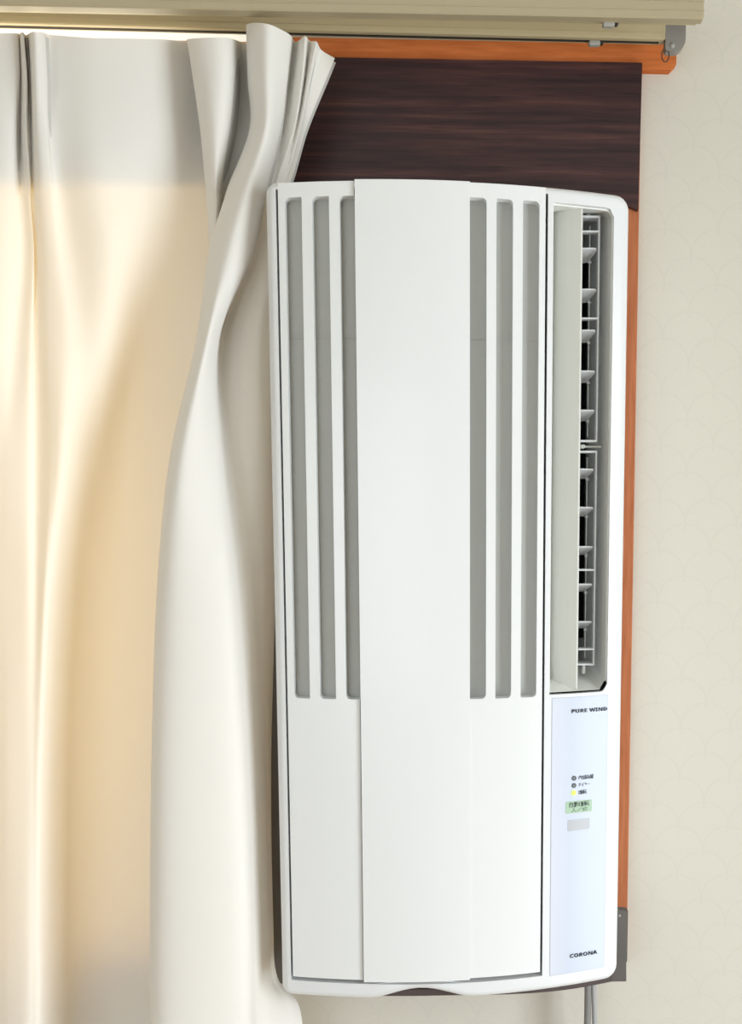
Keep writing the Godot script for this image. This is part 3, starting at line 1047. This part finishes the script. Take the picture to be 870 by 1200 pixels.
	r.append([v(-542, 802, 114), v(-484, 808, 126), v(-461, 813, 134), v(-443, 815, 138), v(-435, 814, 137), v(-429, 811, 132), v(-430, 799, 112), v(-431, 781, 84), v(-421, 763, 54), v(-382, 754, 40), v(-309, 750, 36), v(-310, 755, 44), v(-307, 757, 48), v(-302, 758, 50), v(-300, 760, 52), v(-301, 764, 60), v(-308, 821, 152), v(-283, 839, 182), v(-214, 832, 172), v(-201, 811, 138), v(-191, 801, 122), v(-185, 793, 110), v(-177, 787, 100), v(-170, 782, 92), v(-164, 777, 84)])
	return r


func spline(a: Vector3, b: Vector3, c: Vector3, d: Vector3, t: float) -> Vector3:
	return 0.5 * (2.0 * b + (c - a) * t + (2.0 * a - 5.0 * b + 4.0 * c - d) * t * t + (3.0 * b - a - 3.0 * c + d) * t * t * t)


func finer(row: Array, n: int) -> Array:
	var out := []
	for k in row.size() - 1:
		for s in n:
			out.append(spline(row[maxi(k - 1, 0)], row[k], row[k + 1], row[mini(k + 2, row.size() - 1)], float(s) / n))
	out.append(row[-1])
	return out


func transposed(g: Array) -> Array:
	var out := []
	for k in g[0].size():
		var col := []
		for row in g:
			col.append(row[k])
		out.append(col)
	return out


func cloth(grid: Array) -> SurfaceTool:
	var n := grid.size()
	var m: int = grid[0].size()
	var normals := []
	for j in n:
		var row := []
		for i in m:
			var du: Vector3 = grid[j][mini(i + 1, m - 1)] - grid[j][maxi(i - 1, 0)]
			var dv: Vector3 = grid[mini(j + 1, n - 1)][i] - grid[maxi(j - 1, 0)][i]
			row.append(dv.cross(du).normalized())
		normals.append(row)
	var st := begin()
	for j in n:
		for i in m:
			st.set_normal(normals[j][i])
			st.set_uv(Vector2(float(i) / m, float(j) / n))
			st.add_vertex(grid[j][i])
	for j in n - 1:
		for i in m - 1:
			for k in [j * m + i, j * m + i + 1, (j + 1) * m + i, j * m + i + 1, (j + 1) * m + i + 1, (j + 1) * m + i]:
				st.add_index(k)
	return st


func curtain() -> void:
	var rows := curtain_rows()
	for row in rows:
		# the cloth goes on to the left in loose waves, out of the picture
		var y: float = row[0].y
		var far := [v(-1490, 0, 100), v(-1400, 0, 140), v(-1290, 0, 88), v(-1180, 0, 142), v(-1070, 0, 90), v(-960, 0, 140), v(-850, 0, 92), v(-740, 0, 142), v(-640, 0, 96), v(-560, 0, 128)]
		for k in far.size():
			far[k].y = y
		for k in range(far.size() - 1, -1, -1):
			row.push_front(far[k])
	var last: Array = rows[-1]
	for y in [0.45, 0.06]:
		var low := []
		for p in last:
			low.append(Vector3(p.x, y, p.z))
		rows.append(low)
	var fine := []
	for row in rows:
		fine.append(finer(row, 7))
	var cols := transposed(fine)
	for k in cols.size():
		cols[k] = finer(cols[k], 8)
	var grid := transposed(cols)
	var t := thing("curtain", "cream cloth curtain hanging in pleats beside the air conditioner, glowing amber with daylight", "curtain")
	obj("curtain_cloth", cloth(grid), M.curtain_cloth, t)
	# the stiff lining sewn behind the heading
	var lining := []
	for j in grid.size():
		if j > 24:
			break
		var row := []
		for p in grid[j]:
			row.append(p + Vector3(0, -0.001, -0.008))
		lining.append(row)
	obj("heading_lining", cloth(lining), M.heading_cloth, t)


# ---------------------------------------------------------------- cord and hose

func small_things() -> void:
	var st := begin()
	tube(st, [Vector3(0.1545, 0.925, 0.05), Vector3(0.1546, 0.90, 0.05), Vector3(0.1548, 0.86, 0.05), Vector3(0.1545, 0.80, 0.045), Vector3(0.153, 0.55, 0.03), Vector3(0.15, 0.012, 0.03)], 0.0042, 12, 0.7)
	tag(obj("power_cord", st, M.cord_grey), "dark grey flat power cord hanging below the air conditioner against the wall", "cord")
	st = begin()
	tube(st, [Vector3(0.1603, 0.925, 0.046), Vector3(0.1608, 0.90, 0.046), Vector3(0.1628, 0.86, 0.046), Vector3(0.1655, 0.80, 0.04), Vector3(0.172, 0.55, 0.03), Vector3(0.18, 0.012, 0.03)], 0.0030, 12)
	tag(obj("drain_hose", st, M.hose_grey), "thin pale grey drain hose hanging next to the power cord", "hose")
